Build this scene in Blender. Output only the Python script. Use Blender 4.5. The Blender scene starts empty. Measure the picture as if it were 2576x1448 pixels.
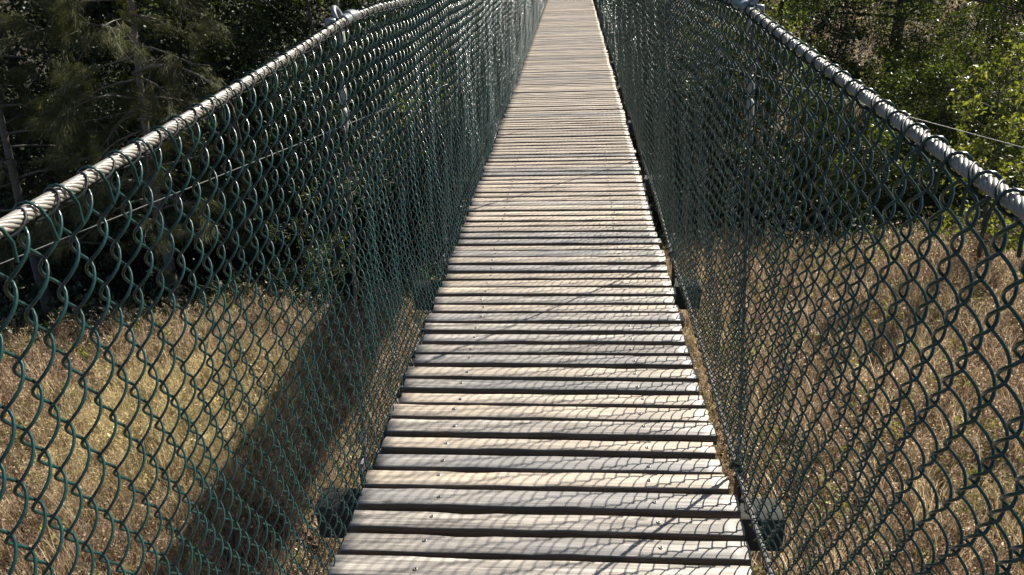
import bpy, math, random
import numpy as np
from mathutils import Vector, Matrix

random.seed(7)
rng = np.random.default_rng(11)
scene = bpy.context.scene
col = scene.collection
PI = math.pi

# ------------------------------------------------------------------ camera
# axes: X across the bridge, Y along it, Z up; deck surface z = 0, centre line x = 0
yaw, pitch, roll = 5.202, 25.184, -2.368
def camera_axes(yaw, pitch, roll):
    y, p, r = map(math.radians, (yaw, pitch, roll))
    f = Vector((-math.sin(y)*math.cos(p), math.cos(y)*math.cos(p), -math.sin(p)))
    rt = Vector((math.cos(y), math.sin(y), 0)); up = rt.cross(f)
    return math.cos(r)*rt + math.sin(r)*up, -math.sin(r)*rt + math.cos(r)*up, f
rt, up, fw = camera_axes(yaw, pitch, roll)
cam = bpy.data.cameras.new("camera"); cam.sensor_width = 36; cam.lens = 36*1900/2576
cam.clip_start = .05; cam.clip_end = 3000
camo = bpy.data.objects.new("camera", cam); col.objects.link(camo)
M = Matrix((rt, up, -fw)).transposed().to_4x4(); M.translation = (.0896, 0, 1.5)
camo.matrix_world = M
scene.camera = camo

# ------------------------------------------------------------------ sky, sun, exposure
SUN = Vector((.877, .90, 1.0)).normalized()
world = bpy.data.worlds.new("World"); scene.world = world; world.use_nodes = True
nt = world.node_tree
sky = nt.nodes.new("ShaderNodeTexSky"); sky.sky_type = 'NISHITA'; sky.sun_disc = False
sky.sun_elevation = math.asin(SUN.z); sky.sun_rotation = math.atan2(SUN.x, SUN.y)
bg = nt.nodes["Background"]; bg.inputs[1].default_value = .05
nt.links.new(sky.outputs[0], bg.inputs[0])
sl = bpy.data.lights.new("sun", 'SUN'); sl.energy = 5.0; sl.angle = math.radians(.53); sl.color = (1, .94, .83)
so = bpy.data.objects.new("sun", sl); col.objects.link(so)
so.rotation_euler = SUN.to_track_quat('Z', 'Y').to_euler(); so.location = (20, 20, 30)
vs = scene.view_settings
vs.view_transform = 'Standard'; vs.look = 'None'; vs.gamma = 1; vs.use_curve_mapping = False
vs.exposure = 1.18
scene.cycles.use_denoising = True
scene.cycles.max_bounces = 3; scene.cycles.diffuse_bounces = 1; scene.cycles.adaptive_threshold = .02; scene.cycles.transparent_max_bounces = 4
scene.cycles.sample_clamp_indirect = 4

# ------------------------------------------------------------------ helpers
def mesh(name, v, faces, mat=None, smooth=True):
    """v: (n,3); faces: list of int arrays with the same number of corners each"""
    me = bpy.data.meshes.new(name)
    v = np.asarray(v, np.float32)
    faces = [np.asarray(f, np.int32) for f in (faces if isinstance(faces, list) else [faces])]
    if sum(len(f) for f in faces) == 0:
        me.vertices.add(len(v)); me.vertices.foreach_set("co", v.ravel()); me.update(); return me
    loops = np.concatenate([f.ravel() for f in faces])
    tot = np.concatenate([np.full(len(f), f.shape[1], np.int32) for f in faces])
    start = np.concatenate([[0], np.cumsum(tot)[:-1]]).astype(np.int32)
    me.vertices.add(len(v)); me.vertices.foreach_set("co", v.ravel())
    me.loops.add(len(loops)); me.loops.foreach_set("vertex_index", loops)
    me.polygons.add(len(tot)); me.polygons.foreach_set("loop_start", start)
    me.polygons.foreach_set("loop_total", tot)
    if smooth: me.polygons.foreach_set("use_smooth", np.ones(len(tot), bool))
    me.update(calc_edges=True)
    if mat: me.materials.append(mat)
    return me

def link(name, me, parent=None, loc=None, rot=None, **props):
    o = bpy.data.objects.new(name, me); col.objects.link(o)
    if parent: o.parent = parent
    if loc is not None: o.location = loc
    if rot is not None: o.rotation_euler = rot
    for k, x in props.items(): o[k] = x
    return o

def thing(name, label, cat, loc=(0, 0, 0), group=None):
    o = link(name, None, None, loc, label=label, category=cat)
    if group: o["group"] = group
    return o

def tube(path, r, sides=6, caps=True):
    """verts, quads, caps of a tube along path with parallel-transported frames"""
    P = np.asarray(path, float); n = len(P)
    r = np.broadcast_to(np.asarray(r, float), (n,))
    T = np.gradient(P, axis=0); T /= np.linalg.norm(T, axis=1)[:, None] + 1e-12
    a = np.array([1., 0, 0]) if abs(T[0, 0]) < .8 else np.array([0, 1., 0])
    N = np.zeros_like(P); a = a - T[0]*(a@T[0]); N[0] = a/np.linalg.norm(a)
    for i in range(1, n):
        a = N[i-1] - T[i]*(N[i-1]@T[i]); N[i] = a/np.linalg.norm(a)
    B = np.cross(T, N)
    th = np.arange(sides)*2*PI/sides
    V = P[:, None] + r[:, None, None]*(np.cos(th)[None, :, None]*N[:, None] + np.sin(th)[None, :, None]*B[:, None])
    i = np.arange(n-1)[:, None]*sides; j = np.arange(sides)[None]; k = (j+1) % sides
    Q = np.stack([i+j, i+k, i+sides+k, i+sides+j], -1).reshape(-1, 4)
    F = [Q]
    if caps and sides > 2:
        F.append(np.array([np.arange(sides)[::-1], (n-1)*sides+np.arange(sides)]))
    return V.reshape(-1, 3), F

def join(parts):
    """parts: list of (verts, [faces...]) -> verts, faces grouped by corner count"""
    vs_, d, off = [], {}, 0
    for v, F in parts:
        vs_.append(v)
        for f in F:
            d.setdefault(f.shape[1], []).append(f+off)
        off += len(v)
    return np.concatenate(vs_), [np.concatenate(x) for x in d.values()]

def box(x0, x1, y0, y1, z0, z1, bev=.0):
    """a box with all edges chamfered by bev"""
    c = np.array([(x0+x1)/2, (y0+y1)/2, (z0+z1)/2]); h = np.array([x1-x0, y1-y0, z1-z0])/2
    if bev <= 0:
        v = np.array([(sx, sy, sz) for sx in (-1, 1) for sy in (-1, 1) for sz in (-1, 1)])*h+c
        return v, [np.array([(0, 1, 3, 2), (4, 6, 7, 5), (0, 4, 5, 1), (2, 3, 7, 6), (0, 2, 6, 4), (1, 5, 7, 3)])]
    V = []; 
    for ax in range(3):
        for s in (-1, 1):
            for a, b in ((-1, -1), (1, -1), (1, 1), (-1, 1)):
                p = np.zeros(3); p[ax] = s*h[ax]; u, w = (ax+1) % 3, (ax+2) % 3
                p[u] = a*(h[u]-bev); p[w] = b*(h[w]-bev); V.append(p+c)
    V = np.array(V); import bmesh
    bm = bmesh.new(); [bm.verts.new(p) for p in V]
    bmesh.ops.convex_hull(bm, input=bm.verts[:])
    bm.verts.index_update(); vv = np.array([x.co[:] for x in bm.verts])
    ff = np.array([[x.index for x in f.verts] for f in bm.faces]); bm.free()
    return vv, [ff]

def smooth01(x): x = np.clip(x, 0, 1); return x*x*(3-2*x)

def vnoise(x, y, seed=0):
    """cheap smooth value noise from a few sines"""
    r = np.random.default_rng(seed); o = 0
    for k in range(6):
        a, b, c = r.uniform(-1, 1, 2).tolist()+[r.uniform(0, 6.28)]
        o = o + np.sin((a*x+b*y)*(1+.6*k)+c)/(1+.4*k)
    return o/3

# ------------------------------------------------------------------ materials
def nodes(name):
    m = bpy.data.materials.new(name); m.use_nodes = True
    return m, m.node_tree, m.node_tree.nodes["Principled BSDF"]
def ramp(t, fac, stops):
    n = t.nodes.new("ShaderNodeValToRGB"); e = n.color_ramp.elements
    while len(e) < len(stops): e.new(.5)
    for x, (p, c) in zip(e, stops): x.position = p; x.color = (*c, 1)
    t.links.new(fac, n.inputs[0]); return n.outputs[0]
def noise(t, vec, scale, detail=4, rough=.6):
    n = t.nodes.new("ShaderNodeTexNoise"); n.inputs["Scale"].default_value = scale
    n.inputs["Detail"].default_value = detail; n.inputs["Roughness"].default_value = rough
    if vec is not None: t.links.new(vec, n.inputs["Vector"])
    return n.outputs[0]
def math_(t, op, a, b=None):
    n = t.nodes.new("ShaderNodeMath"); n.operation = op
    for k, x in enumerate((a, b)):
        if x is None: continue
        if isinstance(x, (int, float)): n.inputs[k].default_value = x
        else: t.links.new(x, n.inputs[k])
    return n.outputs[0]
def mixc(t, f, a, b, mode='MIX'):
    n = t.nodes.new("ShaderNodeMix"); n.data_type = 'RGBA'; n.blend_type = mode
    for i, x in ((0, f), (6, a), (7, b)):
        if isinstance(x, (int, float)): n.inputs[i].default_value = x
        elif isinstance(x, tuple): n.inputs[i].default_value = (*x, 1)
        else: t.links.new(x, n.inputs[i])
    return n.outputs[2]
def bump(t, h, strength, dist, bsdf):
    n = t.nodes.new("ShaderNodeBump"); n.inputs["Strength"].default_value = strength
    n.inputs["Distance"].default_value = dist
    t.links.new(h, n.inputs["Height"]); t.links.new(n.outputs[0], bsdf.inputs["Normal"])

def wood_material(name, light, dark, rough=.55, along=0, weather=(.20, .20, .205)):
    """weathered timber: fine grain along one axis, grey weathering in blotches, checks, knots, boards that differ"""
    m, t, b = nodes(name)
    tc = t.nodes.new("ShaderNodeTexCoord"); oi = t.nodes.new("ShaderNodeObjectInfo")
    cmb = t.nodes.new("ShaderNodeCombineXYZ")
    for k in range(3): t.links.new(math_(t, 'MULTIPLY', oi.outputs["Random"], 37.+19*k), cmb.inputs[k])
    def coords(across, lengthwise):
        mp = t.nodes.new("ShaderNodeMapping"); sc = [across]*3; sc[along] = lengthwise; mp.inputs["Scale"].default_value = sc
        t.links.new(tc.outputs["Object"], mp.inputs[0])
        add = t.nodes.new("ShaderNodeVectorMath"); add.operation = 'ADD'
        t.links.new(mp.outputs[0], add.inputs[0]); t.links.new(cmb.outputs[0], add.inputs[1])
        return add.outputs[0]
    grain = noise(t, coords(110, 4.), 1.0, 7, .7)
    streak = noise(t, coords(45, 1.6), 1.0, 4, .6)
    blot = noise(t, coords(11, 3.2), 1.0, 5, .65)
    mid_ = tuple(.6*a+.4*b_ for a, b_ in zip(light, dark))
    c1 = ramp(t, grain, [(.38, dark), (.49, mid_), (.58, light)])
    c1 = mixc(t, ramp(t, streak, [(.40, (1, 1, 1)), (.54, (0, 0, 0))]), c1, mixc(t, .75, c1, tuple(x*.8 for x in dark)))
    gf = math_(t, 'ADD', blot, math_(t, 'MULTIPLY', math_(t, 'SUBTRACT', math_(t, 'FRACT', math_(t, 'MULTIPLY', oi.outputs["Random"], 7.31)), .5), .30))
    grey = mixc(t, grain, tuple(x*.55 for x in weather), tuple(x*1.35 for x in weather))
    c2 = mixc(t, ramp(t, gf, [(.40, (0, 0, 0)), (.62, (.85, .85, .85))]), c1, grey)
    v = math_(t, 'ADD', math_(t, 'MULTIPLY', oi.outputs["Random"], .26), .85)
    vv = t.nodes.new("ShaderNodeCombineColor")
    for k in range(3): t.links.new(v, vv.inputs[k])
    fin = mixc(t, 1.0, c2, vv.outputs[0], 'MULTIPLY')
    crack = ramp(t, noise(t, coords(170, 2.6), 1.0, 2, .5), [(.27, (1, 1, 1)), (.335, (0, 0, 0))])
    fin = mixc(t, crack, fin, tuple(x*.25 for x in dark))
    vo = t.nodes.new("ShaderNodeTexVoronoi"); vo.inputs["Scale"].default_value = 1.; t.links.new(coords(13, 4.2), vo.inputs["Vector"])
    knot = ramp(t, vo.outputs["Distance"], [(.05, (.8, .8, .8)), (.11, (0, 0, 0))])
    fin = mixc(t, knot, fin, tuple(x*.4 for x in dark))
    t.links.new(fin, b.inputs["Base Color"])
    t.links.new(math_(t, 'ADD', math_(t, 'MULTIPLY', grain, .3), rough-.15), b.inputs["Roughness"])
    b.inputs["Specular IOR Level"].default_value = .6
    bump(t, math_(t, 'ADD', grain, math_(t, 'MULTIPLY', streak, .6)), .7, .003, b)
    return m

def plain(name, colr, rough=.5, metal=0., var=.25, scale=60., spec=.5):
    m, t, b = nodes(name)
    tc = t.nodes.new("ShaderNodeTexCoord")
    n = noise(t, tc.outputs["Object"], scale, 4)
    t.links.new(ramp(t, n, [(.3, tuple(c*(1-var) for c in colr)), (.7, tuple(min(1, c*(1+var)) for c in colr))]), b.inputs["Base Color"])
    b.inputs["Roughness"].default_value = rough; b.inputs["Metallic"].default_value = metal
    b.inputs["Specular IOR Level"].default_value = spec
    return m

M_PLANK = wood_material("weathered_deck_timber", (.66, .55, .425), (.37, .305, .235), .46, 0, (.37, .32, .265))
M_PLANK_GREY = wood_material("silver_grey_deck_timber", (.48, .43, .375), (.20, .18, .16), .5, 0, (.22, .213, .208))
M_PLANK_EDGE_SHADE = wood_material("brown_gap_shade_plank_edge", (.20, .155, .12), (.08, .062, .049), .8, 0, (.11, .092, .078))  # unbleached brown, deepened so the colour carries the shade between boards
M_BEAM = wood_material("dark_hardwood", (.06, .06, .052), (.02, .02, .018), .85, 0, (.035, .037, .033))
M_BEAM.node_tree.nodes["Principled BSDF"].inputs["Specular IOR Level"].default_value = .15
M_STRINGER = wood_material("stringer_timber", (.16, .13, .10), (.06, .05, .04), .8, 1, (.08, .075, .07))
M_WIRE = plain("green_coated_wire", (.008, .036, .032), .3, 0, .3, 25, .28)
_b = M_WIRE.node_tree.nodes["Principled BSDF"]
_t = M_WIRE.node_tree; _c = _b.inputs["Base Color"].links[0].from_socket; _x = _t.nodes.new("ShaderNodeTexCoord")
_f = ramp(_t, noise(_t, _x.outputs["Object"], 95, 5, .7), [(.66, (0, 0, 0)), (.74, (.7, .7, .7))])     # scuffed, faded coating
_t.links.new(mixc(_t, _f, _c, (.10, .13, .12)), _b.inputs["Base Color"])
_b.inputs["Coat Weight"].default_value = .45; _b.inputs["Coat Roughness"].default_value = .12; _b.inputs["Coat IOR"].default_value = 1.5
M_LACE = plain("black_lacing_wire", (.012, .016, .018), .5, 0, .2, 25, .25)
M_CABLE = plain("galvanised_strand", (.25, .23, .20), .42, .2, .2, 90)
M_LOW = plain("weathered_rope_strand", (.11, .105, .10), .7, 0, .3, 90)
M_ROPE = plain("grey_wire_rope", (.085, .08, .075), .5, .35, .3, 120)
M_PALE = plain("pale_swage_sleeve", (.30, .295, .275), .5, .2, .2, 80)
M_GALV = plain("galvanised_fitting", (.21, .215, .22), .38, .5, .15, 70)
M_TEAL = plain("blue_green_barrel", (.16, .24, .26), .35, .4, .15, 70)
M_SCREW = plain("screw_steel", (.30, .28, .26), .4, .8, .2, 200)
M_DARK = plain("dark_metal", (.03, .032, .034), .5, .4, .3, 90)
M_BARK = plain("grey_brown_bark", (.065, .055, .047), .9, 0, .45, 14)
M_TWIG = plain("grey_she_oak_bark", (.15, .13, .11), .85, 0, .35, 20)

def leaf_material(name, c_dark, c_mid, c_light, trans=.35, rough=.4, island=True):
    m, t, b = nodes(name)
    g = t.nodes.new("ShaderNodeNewGeometry")
    c = ramp(t, g.outputs["Random Per Island"], [(.0, c_dark), (.55, c_mid), (1., c_light)])
    t.links.new(c, b.inputs["Base Color"]); b.inputs["Roughness"].default_value = rough
    b.inputs["Specular IOR Level"].default_value = .5
    tr = t.nodes.new("ShaderNodeBsdfTranslucent")
    t.links.new(mixc(t, 1., c, (1.25, 1.3, .55), 'MULTIPLY'), tr.inputs[0])
    mx = t.nodes.new("ShaderNodeMixShader"); mx.inputs[0].default_value = trans
    t.links.new(b.outputs[0], mx.inputs[1]); t.links.new(tr.outputs[0], mx.inputs[2])
    t.links.new(mx.outputs[0], t.nodes["Material Output"].inputs[0])
    return m
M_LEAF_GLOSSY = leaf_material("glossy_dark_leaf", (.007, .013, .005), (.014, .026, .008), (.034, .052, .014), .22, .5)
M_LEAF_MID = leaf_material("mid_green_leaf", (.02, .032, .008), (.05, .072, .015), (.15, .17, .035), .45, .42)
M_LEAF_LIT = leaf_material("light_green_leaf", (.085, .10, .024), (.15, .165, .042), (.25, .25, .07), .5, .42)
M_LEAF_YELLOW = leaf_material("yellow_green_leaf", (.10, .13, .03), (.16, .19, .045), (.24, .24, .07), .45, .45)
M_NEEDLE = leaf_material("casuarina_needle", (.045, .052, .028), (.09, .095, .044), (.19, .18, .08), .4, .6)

# ------------------------------------------------------------------ terrain
def edge_y(x): return 10.3 - 1.0*smooth01(-np.asarray(x, float)/4) + .19*(np.clip(x, -16, 14)+6.8) + .35*np.sin(x*.9) + .2*np.sin(x*2.3+1)
def terrain(x, y):
    x = np.asarray(x, float); y = np.asarray(y, float)
    d = y - edge_y(x)
    z = -3.85 + .07*vnoise(x*.8, y*.8, 3)
    z = z - 1.9*smooth01(d/3.2) + np.where(d > 7, .30*(np.clip(d, 7, 70)-7), 0)
    z = z + .25*vnoise(x*.35, y*.35, 5)*smooth01((d-2)/6)
    z = z + 1.2*vnoise(x*.06, y*.06, 9)*smooth01((np.hypot(x, y)-35)/30)
    lan = smooth01((y-20)/6.5)*np.exp(-(x/2.6)**2)          # the bank climbs to the end of the bridge
    z = z*(1-lan) + np.minimum(z, 99)*0 + lan*np.maximum(z, -.3)
    return z
def axis(lo, hi, fine_lo, fine_hi, step, n):
    a = fine_lo - np.geomspace(step, fine_lo-lo, n)[::-1]; b = fine_hi + np.geomspace(step, hi-fine_hi, n)
    return np.concatenate([a, np.arange(fine_lo, fine_hi+1e-6, step), b])
gx = axis(-400, 400, -18, 18, .4, 22); gy = axis(-300, 500, -2, 40, .4, 22)
X, Y = np.meshgrid(gx, gy); nx, ny = len(gx), len(gy)
V = np.stack([X, Y, terrain(X, Y)], -1).reshape(-1, 3)
i = (np.arange(ny-1)[:, None]*nx + np.arange(nx-1)[None]).ravel()
mg, t, b = nodes("dry_leaf_litter_ground")
tc = t.nodes.new("ShaderNodeTexCoord")
big = noise(t, tc.outputs["Object"], .35, 5); fine = noise(t, tc.outputs["Object"], 14, 8, .7)
c = ramp(t, fine, [(.3, (.02, .015, .011)), (.55, (.05, .037, .025)), (.75, (.11, .08, .05))])
g2 = mixc(t, ramp(t, big, [(.45, (0, 0, 0)), (.7, (1, 1, 1))]), c, (.06, .055, .028))
t.links.new(g2, b.inputs["Base Color"]); b.inputs["Roughness"].default_value = .95
bump(t, fine, 1., .06, b)
link("ground", mesh("ground", V, np.stack([i, i+1, i+nx+1, i+nx], -1), mg), kind="structure")

# ------------------------------------------------------------------ footbridge
bridge = thing("suspension_footbridge", "narrow timber plank suspension footbridge with wire rope handrails above the dry grass", "footbridge")
Y0, Y1 = -1.2, 24.6
PITCH = .0885
HANG = [-1.62, .12, 1.87, 3.52, 5.33, 7.1, 8.85, 10.6, 12.35, 14.1, 15.85, 17.6, 19.35, 21.1, 22.85, 24.5]

# handrail height along the bridge (drops between the hangers), x of the rails leans inwards from the deck
RZ = np.array([(-1.7, 1.28), (-.7, 1.235), (.12, 1.275), (.63, 1.264), (.89, 1.274), (1.24, 1.291), (1.5, 1.304), (1.87, 1.326), (2.19, 1.325),
               (2.63, 1.308), (3.0, 1.306), (3.52, 1.325)])
def rail_z(y):
    y = np.asarray(y, float); h = np.array(HANG)
    k = np.clip(np.searchsorted(h, y)-1, 0, len(h)-2); u = (y-h[k])/(h[k+1]-h[k])
    far = 1.325 - .028*np.sin(PI*np.clip(u, 0, 1))
    return np.where(y < 3.52, np.interp(y, RZ[:, 0], RZ[:, 1]), far)
RAILX = {-1: -.452, 1: .481}
LOWX = {-1: -.556, 1: .572}
def low_z(y, s=1):
    h = np.array(HANG); y = np.asarray(y, float)
    k = np.clip(np.searchsorted(h, y)-1, 0, len(h)-2); u = (y-h[k])/(h[k+1]-h[k])
    return (.012 if s > 0 else -.058) + .03*np.sin(PI*np.clip(u, 0, 1))
def fence_xz(s, y, v):
    """point on the fence sheet: v 0 at the lower cable, 1 at the handrail"""
    h = np.array(HANG); k = np.clip(np.searchsorted(h, y)-1, 0, len(h)-2); u = np.clip((y-h[k])/(h[k+1]-h[k]), 0, 1)
    zt = rail_z(y)-.013; zb = low_z(y, s)-.02
    bow = (.020+.012*np.sin(k*2.1+s))*np.sin(PI*u)*np.sin(PI*v)**.8
    wob = .009*np.sin(y*5.3+v*6+s)+.006*np.sin(y*11.7-v*9)+.004*np.sin(y*29+v*17)
    x = LOWX[s] + (RAILX[s]-LOWX[s])*v + s*(bow + wob*np.sin(PI*v))
    return x, zb+(zt-zb)*v

# planks: a few shared shapes with ragged edges
def plank_mesh(k, L, W, T=.038, n=22):
    r = np.random.default_rng(100+k)
    xs = np.linspace(-L/2, L/2, n)
    def rag(a): 
        w = np.convolve(r.normal(0, 1, n+6), np.ones(3)/3, 'valid')[:n]; w = w*a
        for q in range(r.integers(1, 4)):
            i0 = r.integers(1, n-3); w[i0:i0+2] -= r.uniform(.001, .0035)
        return w
    bow = .0012*np.sin(xs*r.uniform(2, 5)+r.uniform(0, 6))
    f = W/2+rag(.0014); bk = W/2+rag(.0014); cz = .0007*np.convolve(r.normal(0, 1, n+4), np.ones(5)/5, 'valid')[:n]
    e = .0022
    prof = []
    for i_, x in enumerate(xs):
        prof += [(x, -f[i_]+bow[i_], -T), (x, -f[i_]+bow[i_], -e+cz[i_]), (x, -f[i_]+e+bow[i_], cz[i_]), (x, bow[i_], cz[i_]+.0006),
                 (x, bk[i_]-e+bow[i_], cz[i_]), (x, bk[i_]+bow[i_], -e+cz[i_]), (x, bk[i_]+bow[i_], -T)]
    m_ = 7; a = np.arange(n-1)[:, None]*m_; j = np.arange(m_)[None]; q = (j+1) % m_
    Q = np.stack([a+j, a+m_+j, a+m_+q, a+q], -1).reshape(-1, 4)
    ends = np.array([np.arange(m_), ((n-1)*m_+np.arange(m_))[::-1]])
    V = np.array(prof); V[:m_, 0] += r.normal(0, .0015, m_); V[-m_:, 0] += r.normal(0, .0015, m_)
    me = mesh("plank", V, [Q, ends], M_PLANK, False)
    me.materials.append(M_PLANK_EDGE_SHADE)          # sides, ends and underside: unbleached brown with the shade of the gaps painted in
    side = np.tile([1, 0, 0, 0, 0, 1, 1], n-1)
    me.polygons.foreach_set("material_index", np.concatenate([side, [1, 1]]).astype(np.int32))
    return me
WID = [.064, .060, .070, .063, .071, .056, .067, .065, .059, .069]
PM = [plank_mesh(k, 1.080+.006*((k*7) % 5-2), w) for k, w in enumerate(WID)]
PML = [plank_mesh(50+k, 1.104+.005*((k*3) % 4-1.5), w) for k, w in enumerate(WID[:6])]
# screw: domed head on a washer with a dark socket
th = np.arange(10)*2*PI/10
def ring(r, z): return np.stack([r*np.cos(th), r*np.sin(th), np.full(10, z)], -1)
sv = np.concatenate([ring(.0062, 0), ring(.0060, .0012), ring(.0030, .0014), ring(.0026, .0004), ring(.0001, .0003)])
sf = np.concatenate([np.stack([k*10+np.arange(10), k*10+(np.arange(10)+1) % 10, (k+1)*10+(np.arange(10)+1) % 10, (k+1)*10+np.arange(10)], -1) for k in range(4)])
SCREW = mesh("screw", sv, sf, M_SCREW); SCREW.materials.append(M_DARK)
SCREW.polygons.foreach_set("material_index", np.repeat([0, 0, 1, 1], 10).astype(np.int32))
y = 1.516 - 30*PITCH; n = 0
while y < Y1:
    near = y < 1.80
    lst = PML if near else PM
    k = random.randrange(len(lst)); w = WID[k]
    gap = random.uniform(-.006, .006)
    o = link("plank", lst[k], bridge, (random.uniform(-.007, .007), y+w/2+gap, random.uniform(-.0025, .0025)),
             (random.uniform(-.02, .02), random.uniform(-.0025, .0025), random.uniform(-.006, .006) + (.005 if 7 < y else 0)))
    if random.random() < min(.92, max(.10, 1.75-.48*y)):
        o.material_slots[0].link = 'OBJECT'; o.material_slots[0].material = M_PLANK_GREY
    if .8 < y < 5.5:
        for s in (-1, 1):
            link("screw", SCREW, o, (s*.318+random.uniform(-.006, .006), random.uniform(-.012, .012), .0012))
    y += PITCH; n += 1

# stringers under the planks, crossbeams under the stringers
for s in (-1, 1):
    link("stringer", mesh("stringer", *box(s*.318-.035, s*.318+.035, Y0-.3, Y1, -.139, -.0415, .004), M_STRINGER, False), bridge)
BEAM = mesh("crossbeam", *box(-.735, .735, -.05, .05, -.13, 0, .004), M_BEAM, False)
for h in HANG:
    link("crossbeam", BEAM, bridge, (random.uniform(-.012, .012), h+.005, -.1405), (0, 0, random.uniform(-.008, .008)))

# laid wire rope: strands wound round a core, each strand a sub-part
def rope(name, centre, ya, yb, R, r, lay, nstr, step, core_to, mat, label=None):
    ys = np.arange(ya, core_to, .06)
    root = link(name, mesh(name, *join([tube(centre(ys), R*.82, 6)]), mat), bridge)
    yy = np.arange(ya, yb, step); c = centre(yy)
    for k in range(nstr):
        a = -2*PI*(yy/lay + k/nstr)
        p = c + np.stack([R*np.cos(a), 0*a, R*np.sin(a)], -1)
        link("strand", mesh("strand", *tube(p, r, 6), mat), root)
    if core_to > yb:
        ys = np.arange(yb-.01, core_to, .12)
        link("strand", mesh("strand", *tube(centre(ys), R+r*.8, 8), mat), root)
    return root
for s in (-1, 1):
    rope("handrail_cable", lambda y, s=s: np.stack([np.full_like(y, RAILX[s]), y, rail_z(y)], -1), Y0, 7.5, .0057, .0027, .080, 8, .0086, Y1, M_CABLE)
    rope("lower_cable", lambda y, s=s: np.stack([np.full_like(y, LOWX[s]+s*.004), y, low_z(y, s)], -1), Y0, 4.5, .0050, .0031, .085, 6, .0115, Y1, M_LOW)
    ys = np.linspace(-30, 60, 60)
    p = np.stack([np.full_like(ys, s*.40), ys, 2.75+.0035*(ys-12)**2], -1)
    link("main_cable", mesh("main_cable", *tube(p, .016, 8), M_ROPE), bridge)

# hangers: thin wire rope from the main cable past the handrail to the crossbeam, with pale swaged sleeves
def hanger_path(s, h, n=14, z0=-.2, z1=None):
    z1 = z1 or 2.75+.0035*(h-12)**2
    z = np.linspace(z0, z1, n)
    x = np.interp(z, [-.2, .02, 1.31, z1], [LOWX[s]+s*.028, LOWX[s]+s*.010, RAILX[s]+s*.019, s*.40])
    return np.stack([x, np.full(n, h), z], -1)
def twist(path, R, r, lay, k, m, n):
    t_ = np.linspace(0, 1, n); idx = t_*(len(path)-1)
    c = np.stack([np.interp(idx, np.arange(len(path)), path[:, q]) for q in range(3)], -1)
    L = np.linalg.norm(path[-1]-path[0]); a = 2*PI*(t_*L/lay+k/m)
    return c+np.stack([R*np.cos(a), R*np.sin(a), 0*a], -1)
def torus_arc(c, u, v, R, r, a0, a1, n=14, sides=8):
    a = np.linspace(a0, a1, n)[:, None]
    return tube(np.asarray(c)+R*(np.cos(a)*np.asarray(u)+np.sin(a)*np.asarray(v)), r, sides)
for h in HANG[1:]:
    for s in (-1, 1):
        near = h < 6
        P = hanger_path(s, h)
        o = link("hanger", mesh("hanger", *tube(P, .0042, 6), M_ROPE), bridge)
        if near:
            for k in range(3):
                link("strand", mesh("strand", *tube(twist(P, .0034, .0026, .07, k, 3, 220), .0026, 5), M_ROPE), o)
        for zc, ln in ((1.148, .050), (1.088, .058), (.105, .055)):
            x = np.interp(zc, P[:, 2], P[:, 0]); dx = np.interp(zc+.03, P[:, 2], P[:, 0])-x
            tt = np.linspace(-.5, .5, 7); rr = .0098*np.array([.6, .95, 1, 1, 1, .95, .6])
            p = np.stack([x+dx/.03*tt*ln, np.full(7, h), zc+tt*ln], -1)
            link("ferrule", mesh("ferrule", *tube(p, rr, 8), M_PALE), o)
        if h > 9: continue
        # clamp on the handrail: saddle, barrel with nut, thimble loop
        c = np.array([RAILX[s], h, rail_z(h)])
        zz = np.linspace(-.024, .024, 8)
        sad = join([tube(c+np.stack([0*zz, zz, 0*zz], -1), .0135*np.array([.8, 1, 1, .96, .96, 1, 1, .8]), 10)])
        cl = link("cable_clamp", mesh("cable_clamp", *sad, M_GALV), bridge)
        inw = -s
        xx = np.linspace(.004, .040, 6)
        bar = tube(c+np.stack([s*.004+inw*xx*.25, .018+xx, .004+0*xx], -1), .0150*np.array([.85, 1, 1, 1, 1, .8]), 12)
        link("barrel", mesh("barrel", *bar, M_TEAL if s > 0 else M_GALV), cl)
        nut = tube(c+np.array([[s*.004-s*.010, .060, .004], [s*.004-s*.010, .072, .004]]), .0125, 6)
        link("nut", mesh("nut", *nut, M_GALV, False), cl)
        ub = torus_arc(c+np.array([s*.010, -.026, .010]), (0, -1, 0), (s*.35, 0, .93), .021, .0062, -.5, PI+.2)
        link("thimble", mesh("thimble", *ub, M_GALV), cl)
        lug = box(c[0]+s*.012, c[0]+s*.030, h-.062, h-.034, c[2]-.012, c[2]+.008, .003)
        link("lug", mesh("lug", *lug, M_GALV, False), cl)
        tail = box(c[0]+s*.006, c[0]+s*.011, h-.030, h-.008, c[2]-.055, c[2]-.014, .0015)
        link("tongue", mesh("tongue", *tail, M_PALE, False), cl)
        # bracket where hanger, lower cable and crossbeam meet
        cx = LOWX[s]
        br = join([box(cx+s*.012, cx+s*.018, h-.04, h+.04, -.16, .035, .002), torus_arc((cx+s*.004, h, float(low_z(h, s))), (1, 0, 0), (0, 0, 1), .017, .0045, 0, PI)])
        bk = link("cable_bracket", mesh("cable_bracket", *br, M_DARK), bridge)
        for dy in (-.022, .022):
            nn = tube(np.array([[cx+s*.017, h+dy, -.09], [cx+s*.030, h+dy, -.09]]), .010, 6)
            link("nut", mesh("nut", *nn, M_DARK, False), bk)

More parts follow.
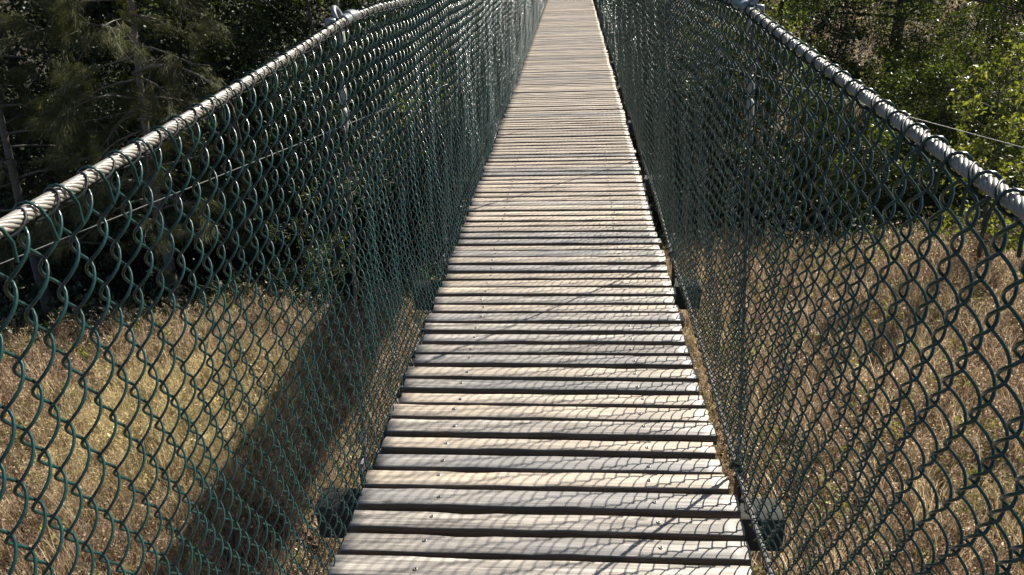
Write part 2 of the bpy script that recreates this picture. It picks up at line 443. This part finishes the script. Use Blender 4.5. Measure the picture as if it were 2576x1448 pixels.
# ------------------------------------------------------------------ chain link fences
W_, NH, AMP, DEP, RW = .0272, 31, .0272/2+.0022, .0105, .00205
def fence_wire(s, k, seg, sides, hook):
    y0 = Y0 + k*W_
    ph = PI*(k % 2)
    f = np.linspace(0, NH*PI, NH*seg+1)
    lat = AMP*np.arcsin(.94*np.sin(f+ph-PI/2))/math.asin(.94)
    dep = DEP*np.cos(f+ph-PI/2)
    v = f/(NH*PI)
    shear = (.115 if s < 0 else .075)*(v-1)*1.3
    yc = y0 + shear + .003*math.sin(k*.7) + .004*np.sin(v*5+k*.045)*np.sin(PI*v)
    x, z = fence_xz(s, yc, v)
    P = np.stack([x+dep, yc+lat, z + .0016*np.sin(f*.37+k*1.9)], -1)
    if hook:                       # the cut end hooks over the handrail and hangs down as a barb
        c = np.array([RAILX[s], P[-1, 1], rail_z(P[-1, 1])])
        j = .004*math.sin(k*1.7); a = np.linspace(-.6, PI*.9, 7)
        loop = np.stack([c[0]+s*.0112*np.cos(a), c[1]+np.linspace(0, .012, 7)+j, c[2]+.0112*np.sin(a)], -1)
        barb = np.array([(c[0]-s*.0135, c[1]+.016+j, c[2]-.012), (c[0]-s*.013, c[1]+.017+j*2, c[2]-.030-.006*math.sin(k*2.9))])
        P = np.concatenate([P, loop, barb])
    return tube_fast(P, RW, sides)
def tube_fast(P, r, sides):
    T = np.gradient(P, axis=0); T /= np.linalg.norm(T, axis=1)[:, None]+1e-12
    ref = np.array([1., .0, .0])*np.ones_like(T)
    # reference normal: sheet normal leaning to the lateral axis where the wire itself turns outwards
    N = ref - T*(T[:, :1]); 
    bad = np.abs(T[:, 0]) > .9
    N[bad] = np.array([0, 1., 0]) - T[bad]*T[bad][:, 1:2]
    N /= np.linalg.norm(N, axis=1)[:, None]; B = np.cross(T, N)
    th = np.arange(sides)*2*PI/sides; n = len(P)
    V = P[:, None]+r*(np.cos(th)[None, :, None]*N[:, None]+np.sin(th)[None, :, None]*B[:, None])
    i = np.arange(n-1)[:, None]*sides; j = np.arange(sides)[None]; k = (j+1) % sides
    return V.reshape(-1, 3), [np.stack([i+j, i+k, i+sides+k, i+sides+j], -1).reshape(-1, 4)]
NW = int((Y1-Y0)/W_)
for s in (-1, 1):
    side = "left" if s < 0 else "right"
    fence = thing("chain_link_fence",
                  "green coated chain link fence on the sunlit left side of the footbridge, glinting" if s < 0 else
                  "dark chain link fence on the right side of the footbridge, its shaded face towards us", "fence")
    first = int((.25-Y0)/W_)                    # nothing of the wires beside the camera is in view
    rest = []
    for k in range(NW):
        near = first <= k < first+300
        if near:
            d = k-first
            seg, sd = (7, 6) if d < 70 else ((5, 5) if d < 140 else (4, 4))
            v, F = fence_wire(s, k, seg, sd, k % 2 == 0 and d < 120)
            link("wire", mesh("wire", v, F, M_WIRE), fence)
        else:
            rest.append(fence_wire(s, k, 3, 3, False))
    o = link("wire_mesh", mesh("wire_mesh", *join(rest), M_WIRE), fence); o["kind"] = "stuff"
    # lacing wires winding round the handrail and the lower cable
    for nm, cen, rr, pitch, y_to in (("lacing_wire", lambda y: (RAILX[s], rail_z(y)), .0104, 2*W_, 9.),
                                     ("lacing_wire", lambda y: (LOWX[s]+s*.004, low_z(y, s)), .0120, 4*W_, 5.)):
        yy = np.arange(Y0, y_to, pitch/14); x, z = cen(yy)
        a = 2*PI*yy/pitch*(-s)+.6
        r2 = rr+.0012*np.sin(yy*37)
        p = np.stack([x+r2*np.cos(a), yy+.006*np.sin(a*1.0+1)+.003*np.sin(yy*23), z+r2*np.sin(a)-.002], -1)
        link(nm, mesh(nm, *tube(p, .0017, 5), M_LACE), fence)

# ------------------------------------------------------------------ thin guy cables spreading outwards from the second hangers
for s, a, b_, lab in ((-1, (-.491, 3.52, .877), (-1.836, 2.2, .554), "thin straight guy wire running outwards past the left fence"),
                      (1, (.525, 3.52, .988), (1.93, 3.2, .62), "thin straight guy wire running outwards beyond the right fence")):
    a, b_ = np.array(a), np.array(b_); dr = b_-a
    e = a+dr*(1+(b_[2]+4.2)/(-dr[2]))
    tt = np.linspace(0, 1, 400)[:, None]; c = a+(e-a)*tt
    Lg = np.linalg.norm(e-a); an = 2*PI*tt[:, 0]*Lg/.05
    u = np.cross(dr, (0, 0, 1)); u /= np.linalg.norm(u); w = np.cross(dr, u); w /= np.linalg.norm(w)
    g = thing("guy_wire", lab, "wire", tuple(e))
    link("cable", mesh("cable", *tube(c-e, .0019, 6), M_PALE), g)

# ------------------------------------------------------------------ dry grass and weeds (far too many to count)
tufts = bpy.data.collections.new("grass_tufts")            # only a source of shapes, not linked to the scene
def grass_material(name, cols, trans=.5):
    m, t, b = nodes(name)
    oi = t.nodes.new("ShaderNodeObjectInfo"); g = t.nodes.new("ShaderNodeNewGeometry")
    big = noise(t, oi.outputs["Location"], .55, 4, .6); mid_ = noise(t, oi.outputs["Location"], 2.3, 3, .6)
    c1 = ramp(t, g.outputs["Random Per Island"], [(0, cols[0]), (.45, cols[1]), (.8, cols[2]), (1., cols[3])])
    f = math_(t, 'ADD', math_(t, 'MULTIPLY', big, .65), math_(t, 'MULTIPLY', mid_, .35))
    c2 = mixc(t, ramp(t, f, [(.46, (0, 0, 0)), (.60, (1, 1, 1))]), c1, mixc(t, .55, c1, cols[4]))
    # a stand of paler grass left of the bridge
    sub = t.nodes.new("ShaderNodeVectorMath"); sub.operation = 'SUBTRACT'; sub.inputs[1].default_value = (-4.6, 7.3, -3.8)
    t.links.new(oi.outputs["Location"], sub.inputs[0])
    ln = t.nodes.new("ShaderNodeVectorMath"); ln.operation = 'LENGTH'; t.links.new(sub.outputs[0], ln.inputs[0])
    dist = math_(t, 'ADD', ln.outputs["Value"], math_(t, 'MULTIPLY', mid_, 1.6))
    c3 = mixc(t, ramp(t, math_(t, 'MULTIPLY', dist, .25), [(.42, (1, 1, 1)), (.68, (0, 0, 0))]), c2, mixc(t, .75, c1, (.56, .47, .25)))
    br = math_(t, 'ADD', math_(t, 'MULTIPLY', oi.outputs["Random"], .8), .85)
    cb = t.nodes.new("ShaderNodeCombineColor"); [t.links.new(br, cb.inputs[k]) for k in range(3)]
    c4 = mixc(t, 1., c3, cb.outputs[0], 'MULTIPLY')
    t.links.new(c4, b.inputs["Base Color"]); b.inputs["Roughness"].default_value = .6
    tr = t.nodes.new("ShaderNodeBsdfTranslucent"); t.links.new(c4, tr.inputs[0])
    mx = t.nodes.new("ShaderNodeMixShader"); mx.inputs[0].default_value = trans
    t.links.new(b.outputs[0], mx.inputs[1]); t.links.new(tr.outputs[0], mx.inputs[2])
    t.links.new(mx.outputs[0], t.nodes["Material Output"].inputs[0])
    return m
# backlit dry blades let much of the sun through
M_STRAW = grass_material("dry_straw", [(.21, .15, .095), (.39, .29, .185), (.55, .43, .29), (.76, .66, .49), (.50, .41, .24)])
M_WEED = grass_material("dry_brown_weed", [(.11, .07, .047), (.24, .16, .108), (.39, .28, .19), (.70, .58, .42), (.38, .29, .17)])
M_GREENWEED = grass_material("yellowing_weed", [(.10, .11, .03), (.16, .16, .04), (.26, .22, .06), (.40, .34, .10), (.25, .22, .07)], .4)

def blades(r, n, h, w, spread, lean):
    """n curved blades of two quads and a tip"""
    a = r.uniform(0, 2*PI, n); rad = spread*np.sqrt(r.uniform(0, 1, n))
    base = np.stack([rad*np.cos(a), rad*np.sin(a), np.zeros(n)], -1)
    d = r.uniform(0, 2*PI, n); H = h*r.uniform(.55, 1.1, n); ln_ = lean*r.uniform(.2, 1.3, n)*H
    dirv = np.stack([np.cos(d), np.sin(d), 0*d], -1); sidev = np.stack([-np.sin(d+.6), np.cos(d+.6), 0*d], -1)
    V = []
    for u, ww in ((0, 1), (.45, .8), (.8, .5)):
        c = base + dirv*(ln_*u**2)[:, None] + np.array([0, 0, 1.])*(H*u)[:, None]
        V += [c-sidev*w*ww/2, c+sidev*w*ww/2]
    V.append(base+dirv*ln_[:, None]+np.array([0, 0, 1.])*(H*.96)[:, None])
    V = np.stack(V, 1).reshape(-1, 3); o = np.arange(n)*7
    Q = np.concatenate([np.stack([o, o+1, o+3, o+2], -1), np.stack([o+2, o+3, o+5, o+4], -1)])
    return V, [Q, np.stack([o+4, o+5, o+6], -1)]
def flecks(r, c, size):
    """small bent leaves or seed husks round the points c"""
    n = len(c); d = r.normal(0, 1, (n, 3)); d /= np.linalg.norm(d, axis=1)[:, None]
    e = np.cross(d, r.normal(0, 1, (n, 3))); e /= np.linalg.norm(e, axis=1)[:, None]
    L = size*r.uniform(.5, 1.4, n)[:, None]
    nn = np.cross(d, e)
    V = np.stack([c, c+d*L*.5+e*L*.28+nn*L*.08, c+d*L, c+d*L*.5-e*L*.28+nn*L*.08], 1).reshape(-1, 3)
    o = np.arange(n)*4
    return V, [np.stack([o, o+1, o+2], -1), np.stack([o, o+2, o+3], -1)]
def weed(r, h, nst, ntw, size):
    parts = []; cs = []
    for k in range(nst):
        a = r.uniform(0, 2*PI); l = r.uniform(.1, .35)*h
        u = np.linspace(0, 1, 5)[:, None]
        p = np.array([r.normal(0, .05), r.normal(0, .05), 0])+u*np.array([0, 0, h*r.uniform(.7, 1.05)])+u**2*np.array([math.cos(a)*l, math.sin(a)*l, 0])
        parts.append(tube(p, np.linspace(.0028, .0014, 5), 3, False))
        for q in range(ntw):
            t0 = r.uniform(.3, 1); b0 = np.array([np.interp(t0, u[:, 0], p[:, x]) for x in range(3)])
            dv = r.normal(0, 1, 3); dv[2] = abs(dv[2])*.8+.2; dv *= r.uniform(.05, .13)*h/np.linalg.norm(dv)/.5
            tw = np.stack([b0, b0+dv*.6, b0+dv+np.array([0, 0, .01])])
            parts.append(tube(tw, .0013, 3, False))
            cs.append(b0+dv*r.uniform(.4, 1.05, (4, 1))+r.normal(0, .012, (4, 3)))
    parts.append(flecks(r, np.concatenate(cs), size))
    return join(parts)
def tuft(name, vf, mat):
    o = bpy.data.objects.new(name, mesh(name, *vf, mat, False)); tufts.objects.link(o)
for k in range(3): tuft("straw_tuft", blades(np.random.default_rng(k), 34, .42+.05*k, .0055, .12, .45), M_STRAW)
for k in range(2): tuft("brown_grass_tuft", blades(np.random.default_rng(20+k), 34, .36, .006, .14, .6), M_WEED)
for k in range(4): tuft("weed_tuft", weed(np.random.default_rng(40+k), .5, 3, 9, .022), M_WEED)
for k in range(2): tuft("pale_weed_tuft", weed(np.random.default_rng(60+k), .48, 2, 7, .020), M_STRAW)
tuft("green_weed_tuft", weed(np.random.default_rng(70), .40, 2, 6, .040), M_GREENWEED)
def scatter_object(name, label, cat, pts, coll, smin, smax):
    o = link(name, mesh(name, pts, [np.zeros((0, 3), np.int32)]), kind="stuff", label=label, category=cat)
    g = bpy.data.node_groups.new(name, 'GeometryNodeTree')
    g.interface.new_socket("Geometry", in_out='INPUT', socket_type='NodeSocketGeometry')
    g.interface.new_socket("Geometry", in_out='OUTPUT', socket_type='NodeSocketGeometry')
    gi = g.nodes.new("NodeGroupInput"); go = g.nodes.new("NodeGroupOutput")
    ip = g.nodes.new("GeometryNodeInstanceOnPoints"); ci = g.nodes.new("GeometryNodeCollectionInfo")
    ci.inputs[0].default_value = coll; ci.inputs[1].default_value = True; ci.inputs[2].default_value = True
    rr = g.nodes.new("FunctionNodeRandomValue"); rr.data_type = 'FLOAT_VECTOR'
    rr.inputs[0].default_value = (-.22, -.22, 0); rr.inputs[1].default_value = (.22, .22, 6.283)
    rs = g.nodes.new("FunctionNodeRandomValue"); rs.data_type = 'FLOAT'
    rs.inputs[2].default_value = smin; rs.inputs[3].default_value = smax; rs.inputs["Seed"].default_value = 5
    g.links.new(gi.outputs[0], ip.inputs["Points"]); g.links.new(ci.outputs[0], ip.inputs["Instance"])
    ip.inputs["Pick Instance"].default_value = True
    g.links.new(rr.outputs[0], ip.inputs["Rotation"]); g.links.new(rs.outputs[1], ip.inputs["Scale"])
    g.links.new(ip.outputs[0], go.inputs[0])
    md = o.modifiers.new("scatter", 'NODES'); md.node_group = g
    return o
npt = 26000
px = rng.uniform(-13, 12, npt); py = rng.uniform(2.2, 14.5, npt)
keep = (py < edge_y(px)+rng.normal(.25, .35, npt)) & (np.abs(px) < 3+py*.95)
px, py = px[keep], py[keep]
far = rng.uniform(0, 1, 9000); fx = rng.uniform(5, 30, 9000); fy = edge_y(fx)+8+far*26
px = np.concatenate([px, fx]); py = np.concatenate([py, fy])
scatter_object("dry_grass", "dry brown grass and seeding weeds covering the field below the bridge", "grass",
               np.stack([px, py, terrain(px, py)-.02], -1), tufts, .7, 1.35)

def leaves(r, c, L, Wd, droop=.2, up=.4):
    n = len(c)
    d = r.normal(0, 1, (n, 3)); d[:, 2] -= droop; d /= np.linalg.norm(d, axis=1)[:, None]
    nv = r.normal(0, 1, (n, 3)); nv[:, 2] += up; e = np.cross(d, nv); e /= np.linalg.norm(e, axis=1)[:, None]
    nn = np.cross(e, d); s_ = r.uniform(.6, 1.25, n)[:, None]
    l, w = L*s_, Wd*s_
    V = np.stack([c, c+d*l*.45+e*w*.5+nn*w*.14, c+d*l-nn*l*.06, c+d*l*.45-e*w*.5+nn*w*.14], 1).reshape(-1, 3)
    o = np.arange(n)*4
    return V, [np.concatenate([np.stack([o, o+1, o+2], -1), np.stack([o, o+2, o+3], -1)])]

# ------------------------------------------------------------------ undergrowth in the gully and along the field edge
under = bpy.data.collections.new("undergrowth_tufts")
def fern(r, nf, L, leaf):
    """arching stems carrying pairs of leaves"""
    parts = []; cs = []
    for k in range(nf):
        a = r.uniform(0, 2*PI); u = np.linspace(0, 1, 7)[:, None]; l = L*r.uniform(.6, 1.1)
        p = np.array([r.normal(0, .08), r.normal(0, .08), 0])+u*np.array([0, 0, l*.75])+u**1.6*np.array([math.cos(a), math.sin(a), -.25])*l*.65
        parts.append(tube(p, np.linspace(.005, .002, 7), 3, False))
        w = r.uniform(.15, 1, 16); cs.append(np.stack([np.interp(w, u[:, 0], p[:, x]) for x in range(3)], -1)+r.normal(0, .035, (16, 3)))
    return parts, np.concatenate(cs)
def under_tuft(name, seed, nf, L, leaf, mat):
    r = np.random.default_rng(seed); parts, c = fern(r, nf, L, leaf)
    parts.append(leaves(r, c, leaf, leaf*.5, .3, .6))
    o = bpy.data.objects.new(name, mesh(name, *join(parts), mat, False)); return o
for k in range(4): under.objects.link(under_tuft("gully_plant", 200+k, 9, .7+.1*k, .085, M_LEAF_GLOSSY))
n_ = 7500
ux = rng.uniform(-18, 14, n_); uy = edge_y(ux)+.4+rng.uniform(0, 1, n_)**1.2*np.where(ux < 3, 18, 9)
ok = (np.abs(ux-.0) > .0); ux, uy = ux[ok], uy[ok]
scatter_later = [("undergrowth", "dark leafy undergrowth filling the shaded gully behind the field", "undergrowth", np.stack([ux, uy, terrain(ux, uy)-.03], -1), under, .7, 1.5)]
edge_c = bpy.data.collections.new("edge_weed_tufts")
for k in range(3): edge_c.objects.link(under_tuft("edge_weed", 220+k, 6, .5+.06*k, .075, M_LEAF_YELLOW))
ex = np.concatenate([rng.uniform(-9, 9.5, 90), rng.uniform(3.5, 9, 150)]); ey = edge_y(ex)+rng.normal(-.05, .28, len(ex))
ex = np.concatenate([ex, rng.uniform(1.5, 8, 60)]); ey = np.concatenate([ey, rng.uniform(5, 11, 60)])
scatter_later.append(("leafy_weeds", "yellow-green leafy weeds scattered along the edge of the dry field", "weeds", np.stack([ex, ey, terrain(ex, ey)-.03], -1), edge_c, .7, 1.35))

# ------------------------------------------------------------------ trees and shrubs
def needles(r, c, axis_, L, n_each, w):
    n = len(c)*n_each; c = np.repeat(c, n_each, 0); a = np.repeat(axis_, n_each, 0)
    d = a + r.normal(0, .42, (n, 3)); d /= np.linalg.norm(d, axis=1)[:, None]
    e = np.cross(d, r.normal(0, 1, (n, 3))); e /= np.linalg.norm(e, axis=1)[:, None]
    l = L*r.uniform(.5, 1.2, n)[:, None]
    c = c + r.normal(0, .02, (n, 3)); sag = np.array([0, 0, -1.])*l*.22
    V = np.stack([c-e*w/2, c+e*w/2, c+d*l+sag], 1).reshape(-1, 3); o = np.arange(n)*3
    return V, [np.stack([o, o+1, o+2], -1)]
for a_ in scatter_later: scatter_object(*a_)
def limb(r, a, d, L, n=6, sag=.0, wob=.12):
    d = d/np.linalg.norm(d); P = [np.array(a, float)]; st = L/(n-1)
    for k in range(n-1):
        d = d + r.normal(0, wob, 3) + np.array([0, 0, -sag]); d /= np.linalg.norm(d); P.append(P[-1]+d*st)
    return np.array(P)
def tree(name, label, base, H, R, seed, nleaf, L, Wd, mat, trunk_r=.06, lean=(0, 0), bare=.3, stems=1, kind="leaf", spread=.20, extra=None, group=None, cat="tree", droop=.2):
    r = np.random.default_rng(seed); bx, by = base; bz = float(terrain(bx, by))-.12
    root = thing(name, label, cat, (bx, by, bz))
    if group: root["group"] = group
    wood, tips, dirs = [], [], []
    for sidx in range(stems):
        a = r.uniform(0, 2*PI); sp = 0 if stems == 1 else R*.35
        u = np.linspace(0, 1, 12)[:, None]
        hh = H*(1 if sidx == 0 else r.uniform(.7, 1))
        P = u*np.array([lean[0]+sp*math.cos(a), lean[1]+sp*math.sin(a), hh*.93])
        if stems > 1: P = P + np.array([.06*math.cos(a), .06*math.sin(a), 0])
        P[:, 0] += .05*H*.3*np.sin(u[:, 0]*5+seed)*u[:, 0]; P[:, 1] += .05*H*.3*np.cos(u[:, 0]*4+seed)*u[:, 0]
        wood.append(tube(P, trunk_r/math.sqrt(stems)*(1-.85*u[:, 0])*(1+.5*np.exp(-u[:, 0]*14)), 8))
        nb = int(10+H*3.2)//(1 if stems == 1 else 2)
        for k in range(nb):
            t0 = bare+(1-bare)*(k+r.uniform(0, 1))/nb
            p0 = np.array([np.interp(t0, u[:, 0], P[:, q]) for q in range(3)])
            prof = math.sqrt(max(.05, 1-((t0-bare)/(1-bare)*1.0-.25)**2*1.1)) if kind == "leaf" else (1.05-.6*t0)
            ang = k*2.4+r.uniform(-.5, .5); el = r.uniform(.0, .7) if kind == "leaf" else r.uniform(-.1, .35)
            dv = np.array([math.cos(ang)*math.cos(el), math.sin(ang)*math.cos(el), math.sin(el)])
            br = limb(r, p0, dv, R*prof*r.uniform(.65, 1.1), 6, .03 if kind == "leaf" else .10)
            wood.append(tube(br, np.linspace(trunk_r*.28*(1.1-t0)+.006, .004, 6), 5))
            for q in range(5):
                w0 = r.uniform(.25, 1); b0 = np.array([np.interp(w0, np.linspace(0, 1, 6), br[:, x]) for x in range(3)])
                d2 = dv*.6+r.normal(0, .6, 3); tw = limb(r, b0, d2, R*r.uniform(.18, .42), 4, .05 if kind == "leaf" else .2)
                wood.append(tube(tw, np.linspace(.006, .0025, 4), 4, False))
                w1 = r.uniform(.15, 1, 6)
                tips.append(np.stack([np.interp(w1, np.linspace(0, 1, 4), tw[:, x]) for x in range(3)], -1))
                dirs.append(np.repeat((tw[-1]-tw[0])[None]/np.linalg.norm(tw[-1]-tw[0]), 6, 0))
    if extra: wood += extra(np.array([bx, by, bz]))
    link("trunk", mesh("trunk", *join(wood), M_BARK if kind == "leaf" else M_TWIG), root)
    tips = np.concatenate(tips); dirs = np.concatenate(dirs)
    if kind == "leaf":
        pick = r.integers(0, len(tips), nleaf)
        c = tips[pick]+r.normal(0, spread*R*.32, (nleaf, 3))
        link("crown", mesh("crown", *leaves(r, c, L, Wd, droop), mat, False), root)
    else:
        pick = r.integers(0, len(tips), nleaf)
        c = tips[pick]+r.normal(0, .045, (nleaf, 3))
        ax = dirs[pick]+np.array([0, 0, -.15]); ax /= np.linalg.norm(ax, axis=1)[:, None]
        link("crown", mesh("crown", *needles(r, c, ax, L, 14, Wd), mat, False), root)
    return root

def sheoak_boughs(b):
    """long bare arching bough and hanging dead twigs on the she-oak"""
    def w(*p): return np.array(p)-b
    out = []
    r = np.random.default_rng(5)
    main = np.array([w(-7.05, 12.1, -.35), w(-6.65, 12.0, -.22), w(-6.2, 11.9, -.22), w(-5.8, 11.8, -.36), w(-5.45, 11.7, -.55), w(-5.3, 11.7, -.85)])
    out.append(tube(main, np.linspace(.035, .012, 6), 6))
    for k in range(9):
        p0 = main[r.integers(1, 6)]; out.append(tube(limb(r, p0, np.array([r.normal(.5, .5), r.normal(0, .4), -1]), r.uniform(.3, .8), 5, .05), np.linspace(.008, .003, 5), 4, False))
    for k in range(22):
        z = r.uniform(-2.2, -.6); p0 = w(-7.15, 12.05, z)
        a = r.uniform(PI*.75, PI*1.25) if k % 3 else r.uniform(-.5, .5)
        d = np.array([math.cos(a), math.sin(a)*.5, r.uniform(-.5, .1)])
        q = limb(r, p0, d, r.uniform(.6, 1.5), 6, .12); out.append(tube(q, np.linspace(.010, .003, 6), 4, False))
        for j in range(3):
            out.append(tube(limb(r, q[r.integers(2, 6)], np.array([r.normal(0, .5), r.normal(0, .3), -1]), r.uniform(.2, .5), 4, .05), np.linspace(.004, .002, 4), 3, False))
    return out
GL, MG, LG, YG = M_LEAF_GLOSSY, M_LEAF_MID, M_LEAF_LIT, M_LEAF_YELLOW
# left bank
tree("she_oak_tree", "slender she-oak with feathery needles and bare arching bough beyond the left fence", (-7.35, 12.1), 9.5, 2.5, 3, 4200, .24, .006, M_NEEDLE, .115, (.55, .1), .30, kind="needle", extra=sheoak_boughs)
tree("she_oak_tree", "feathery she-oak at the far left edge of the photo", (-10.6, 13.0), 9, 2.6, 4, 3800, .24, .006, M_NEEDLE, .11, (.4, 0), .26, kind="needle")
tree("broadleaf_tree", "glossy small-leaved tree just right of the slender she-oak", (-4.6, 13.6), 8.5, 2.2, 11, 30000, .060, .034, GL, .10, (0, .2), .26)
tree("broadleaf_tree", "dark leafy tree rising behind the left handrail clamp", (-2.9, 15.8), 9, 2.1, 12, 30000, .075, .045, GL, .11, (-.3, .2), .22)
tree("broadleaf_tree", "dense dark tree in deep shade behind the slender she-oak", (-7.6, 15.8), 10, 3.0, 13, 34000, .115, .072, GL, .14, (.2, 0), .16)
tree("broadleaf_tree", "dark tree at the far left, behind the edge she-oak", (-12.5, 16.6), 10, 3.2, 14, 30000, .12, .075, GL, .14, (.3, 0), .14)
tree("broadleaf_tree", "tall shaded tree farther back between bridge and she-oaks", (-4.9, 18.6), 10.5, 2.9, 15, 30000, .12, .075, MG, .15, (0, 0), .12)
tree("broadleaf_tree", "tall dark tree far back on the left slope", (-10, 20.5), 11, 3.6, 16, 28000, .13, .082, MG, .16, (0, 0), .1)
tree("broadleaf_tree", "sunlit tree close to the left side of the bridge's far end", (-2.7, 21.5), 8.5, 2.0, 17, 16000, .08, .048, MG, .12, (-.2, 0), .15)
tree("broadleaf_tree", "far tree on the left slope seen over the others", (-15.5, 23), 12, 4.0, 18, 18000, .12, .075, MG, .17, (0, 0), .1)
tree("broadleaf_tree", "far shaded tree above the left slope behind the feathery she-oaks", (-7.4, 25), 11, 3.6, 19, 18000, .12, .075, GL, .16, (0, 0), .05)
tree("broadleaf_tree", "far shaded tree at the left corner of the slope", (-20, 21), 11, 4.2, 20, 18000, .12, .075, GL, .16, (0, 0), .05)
tree("shrub", "small olive green shrub in the shade behind the left fence mesh", (-4.5, 11.6), 2.6, .75, 21, 2600, .05, .024, MG, .03, (0, 0), .25, stems=3, cat="shrub")
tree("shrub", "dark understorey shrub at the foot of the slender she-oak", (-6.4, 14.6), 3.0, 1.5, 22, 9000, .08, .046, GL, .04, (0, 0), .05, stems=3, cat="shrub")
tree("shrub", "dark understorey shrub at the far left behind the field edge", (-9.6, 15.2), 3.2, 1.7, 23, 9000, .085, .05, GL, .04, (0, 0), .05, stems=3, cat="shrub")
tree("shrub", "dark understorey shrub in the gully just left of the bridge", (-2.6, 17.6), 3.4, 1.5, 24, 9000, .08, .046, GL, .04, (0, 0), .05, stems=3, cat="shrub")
# right bank
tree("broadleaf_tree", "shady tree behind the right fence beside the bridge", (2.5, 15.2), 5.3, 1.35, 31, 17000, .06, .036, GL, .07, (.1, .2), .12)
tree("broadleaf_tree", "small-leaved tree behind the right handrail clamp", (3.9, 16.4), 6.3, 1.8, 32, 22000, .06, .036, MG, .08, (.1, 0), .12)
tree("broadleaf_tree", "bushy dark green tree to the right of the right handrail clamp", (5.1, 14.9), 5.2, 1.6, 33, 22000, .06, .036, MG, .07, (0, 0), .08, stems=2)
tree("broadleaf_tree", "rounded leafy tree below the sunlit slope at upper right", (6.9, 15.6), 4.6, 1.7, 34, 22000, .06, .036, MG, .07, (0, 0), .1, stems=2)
tree("tall_tree", "tree with stout dark trunk at the upper right, crown above the picture", (7.95, 19.3), 10.5, 3.0, 35, 8000, .11, .066, MG, .25, (-.3, .3), .52)
tree("shrub", "bright yellow-green sunlit bush beside the stout dark trunk", (9.3, 21.2), 5.6, 1.5, 36, 9000, .075, .045, YG, .05, (0, 0), .1, stems=3, cat="shrub")
tree("sapling", "sunlit light green sapling at the right edge of the photo", (6.45, 11.35), 3.75, .72, 37, 2300, .085, .046, LG, .035, (-.3, .15), .22, cat="sapling", droop=.5)
tree("sapling", "leafy sapling partly cut off by the right edge of the photo", (9.4, 14.6), 4.0, 1.0, 38, 5200, .08, .045, LG, .04, (-.1, .1), .12, cat="sapling")
tree("broadleaf_tree", "mid green tree at the right edge behind the saplings", (9.3, 16.2), 5.0, 1.8, 39, 16000, .065, .04, MG, .08, (0, 0), .1)
tree("broadleaf_tree", "far tree on the right slope near the top edge", (11.8, 24), 4.6, 2.0, 40, 12000, .09, .055, MG, .10, (0, 0), .1)
tree("broadleaf_tree", "pale far tree beyond the right handrail, near the top edge", (5.6, 24.5), 6.6, 2.4, 41, 16000, .09, .055, YG, .10, (0, 0), .1)
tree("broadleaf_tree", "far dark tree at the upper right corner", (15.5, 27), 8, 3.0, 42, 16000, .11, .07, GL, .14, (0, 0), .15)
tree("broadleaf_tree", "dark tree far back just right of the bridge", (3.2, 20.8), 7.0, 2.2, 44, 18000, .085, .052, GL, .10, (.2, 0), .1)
tree("shrub", "low shaded shrub at the field edge behind the right fence", (3.3, 13.8), 2.6, 1.1, 43, 7000, .055, .032, GL, .03, (0, 0), .06, stems=3, cat="shrub")
tree("shrub", "low dark shrub in the gully below the rounded leafy tree", (6.0, 14.2), 2.4, 1.2, 45, 8000, .055, .032, GL, .03, (0, 0), .06, stems=3, cat="shrub")
tree("shrub", "sunlit olive shrub in front of the stout dark trunk's foot", (7.5, 17.6), 6.5, 1.5, 46, 13000, .07, .042, MG, .04, (0, 0), .06, stems=3, cat="shrub")
tree("shrub", "yellow-green shrub on the slope just left of the stout dark trunk", (7.1, 19.0), 6.3, 1.5, 47, 10000, .07, .042, YG, .04, (0, 0), .06, stems=3, cat="shrub")
tree("shrub", "light green shrub near the upper right corner, on the dry slope", (10.6, 20.2), 4.9, 1.5, 48, 9000, .075, .045, LG, .04, (0, 0), .06, stems=3, cat="shrub")
tree("shrub", "dark shrub on the slope between the clamp and the stout trunk", (6.0, 19.4), 6.8, 1.8, 49, 15000, .07, .042, GL, .04, (0, 0), .06, stems=3, cat="shrub")
tree("shrub", "olive shrub by the right edge, below the light green shrub", (9.9, 18.0), 4.3, 1.4, 50, 9000, .07, .042, MG, .04, (0, 0), .06, stems=3, cat="shrub")
tree("tall_tree", "tall bare trunk near the upper right corner", (12.8, 22.6), 9.8, 2.8, 52, 12000, .11, .066, GL, .14, (.1, 0), .58)
tree("tall_tree", "slim tall tree behind the shrubs, right of the right handrail clamp", (5.4, 21.2), 9.2, 2.2, 53, 10000, .10, .06, GL, .10, (.2, 0), .56)
tree("shrub", "olive shrub filling the gap behind the right handrail, left of the stout trunk", (5.7, 17.5), 6.3, 1.4, 54, 13000, .065, .04, MG, .05, (0, 0), .08, stems=2, cat="shrub")
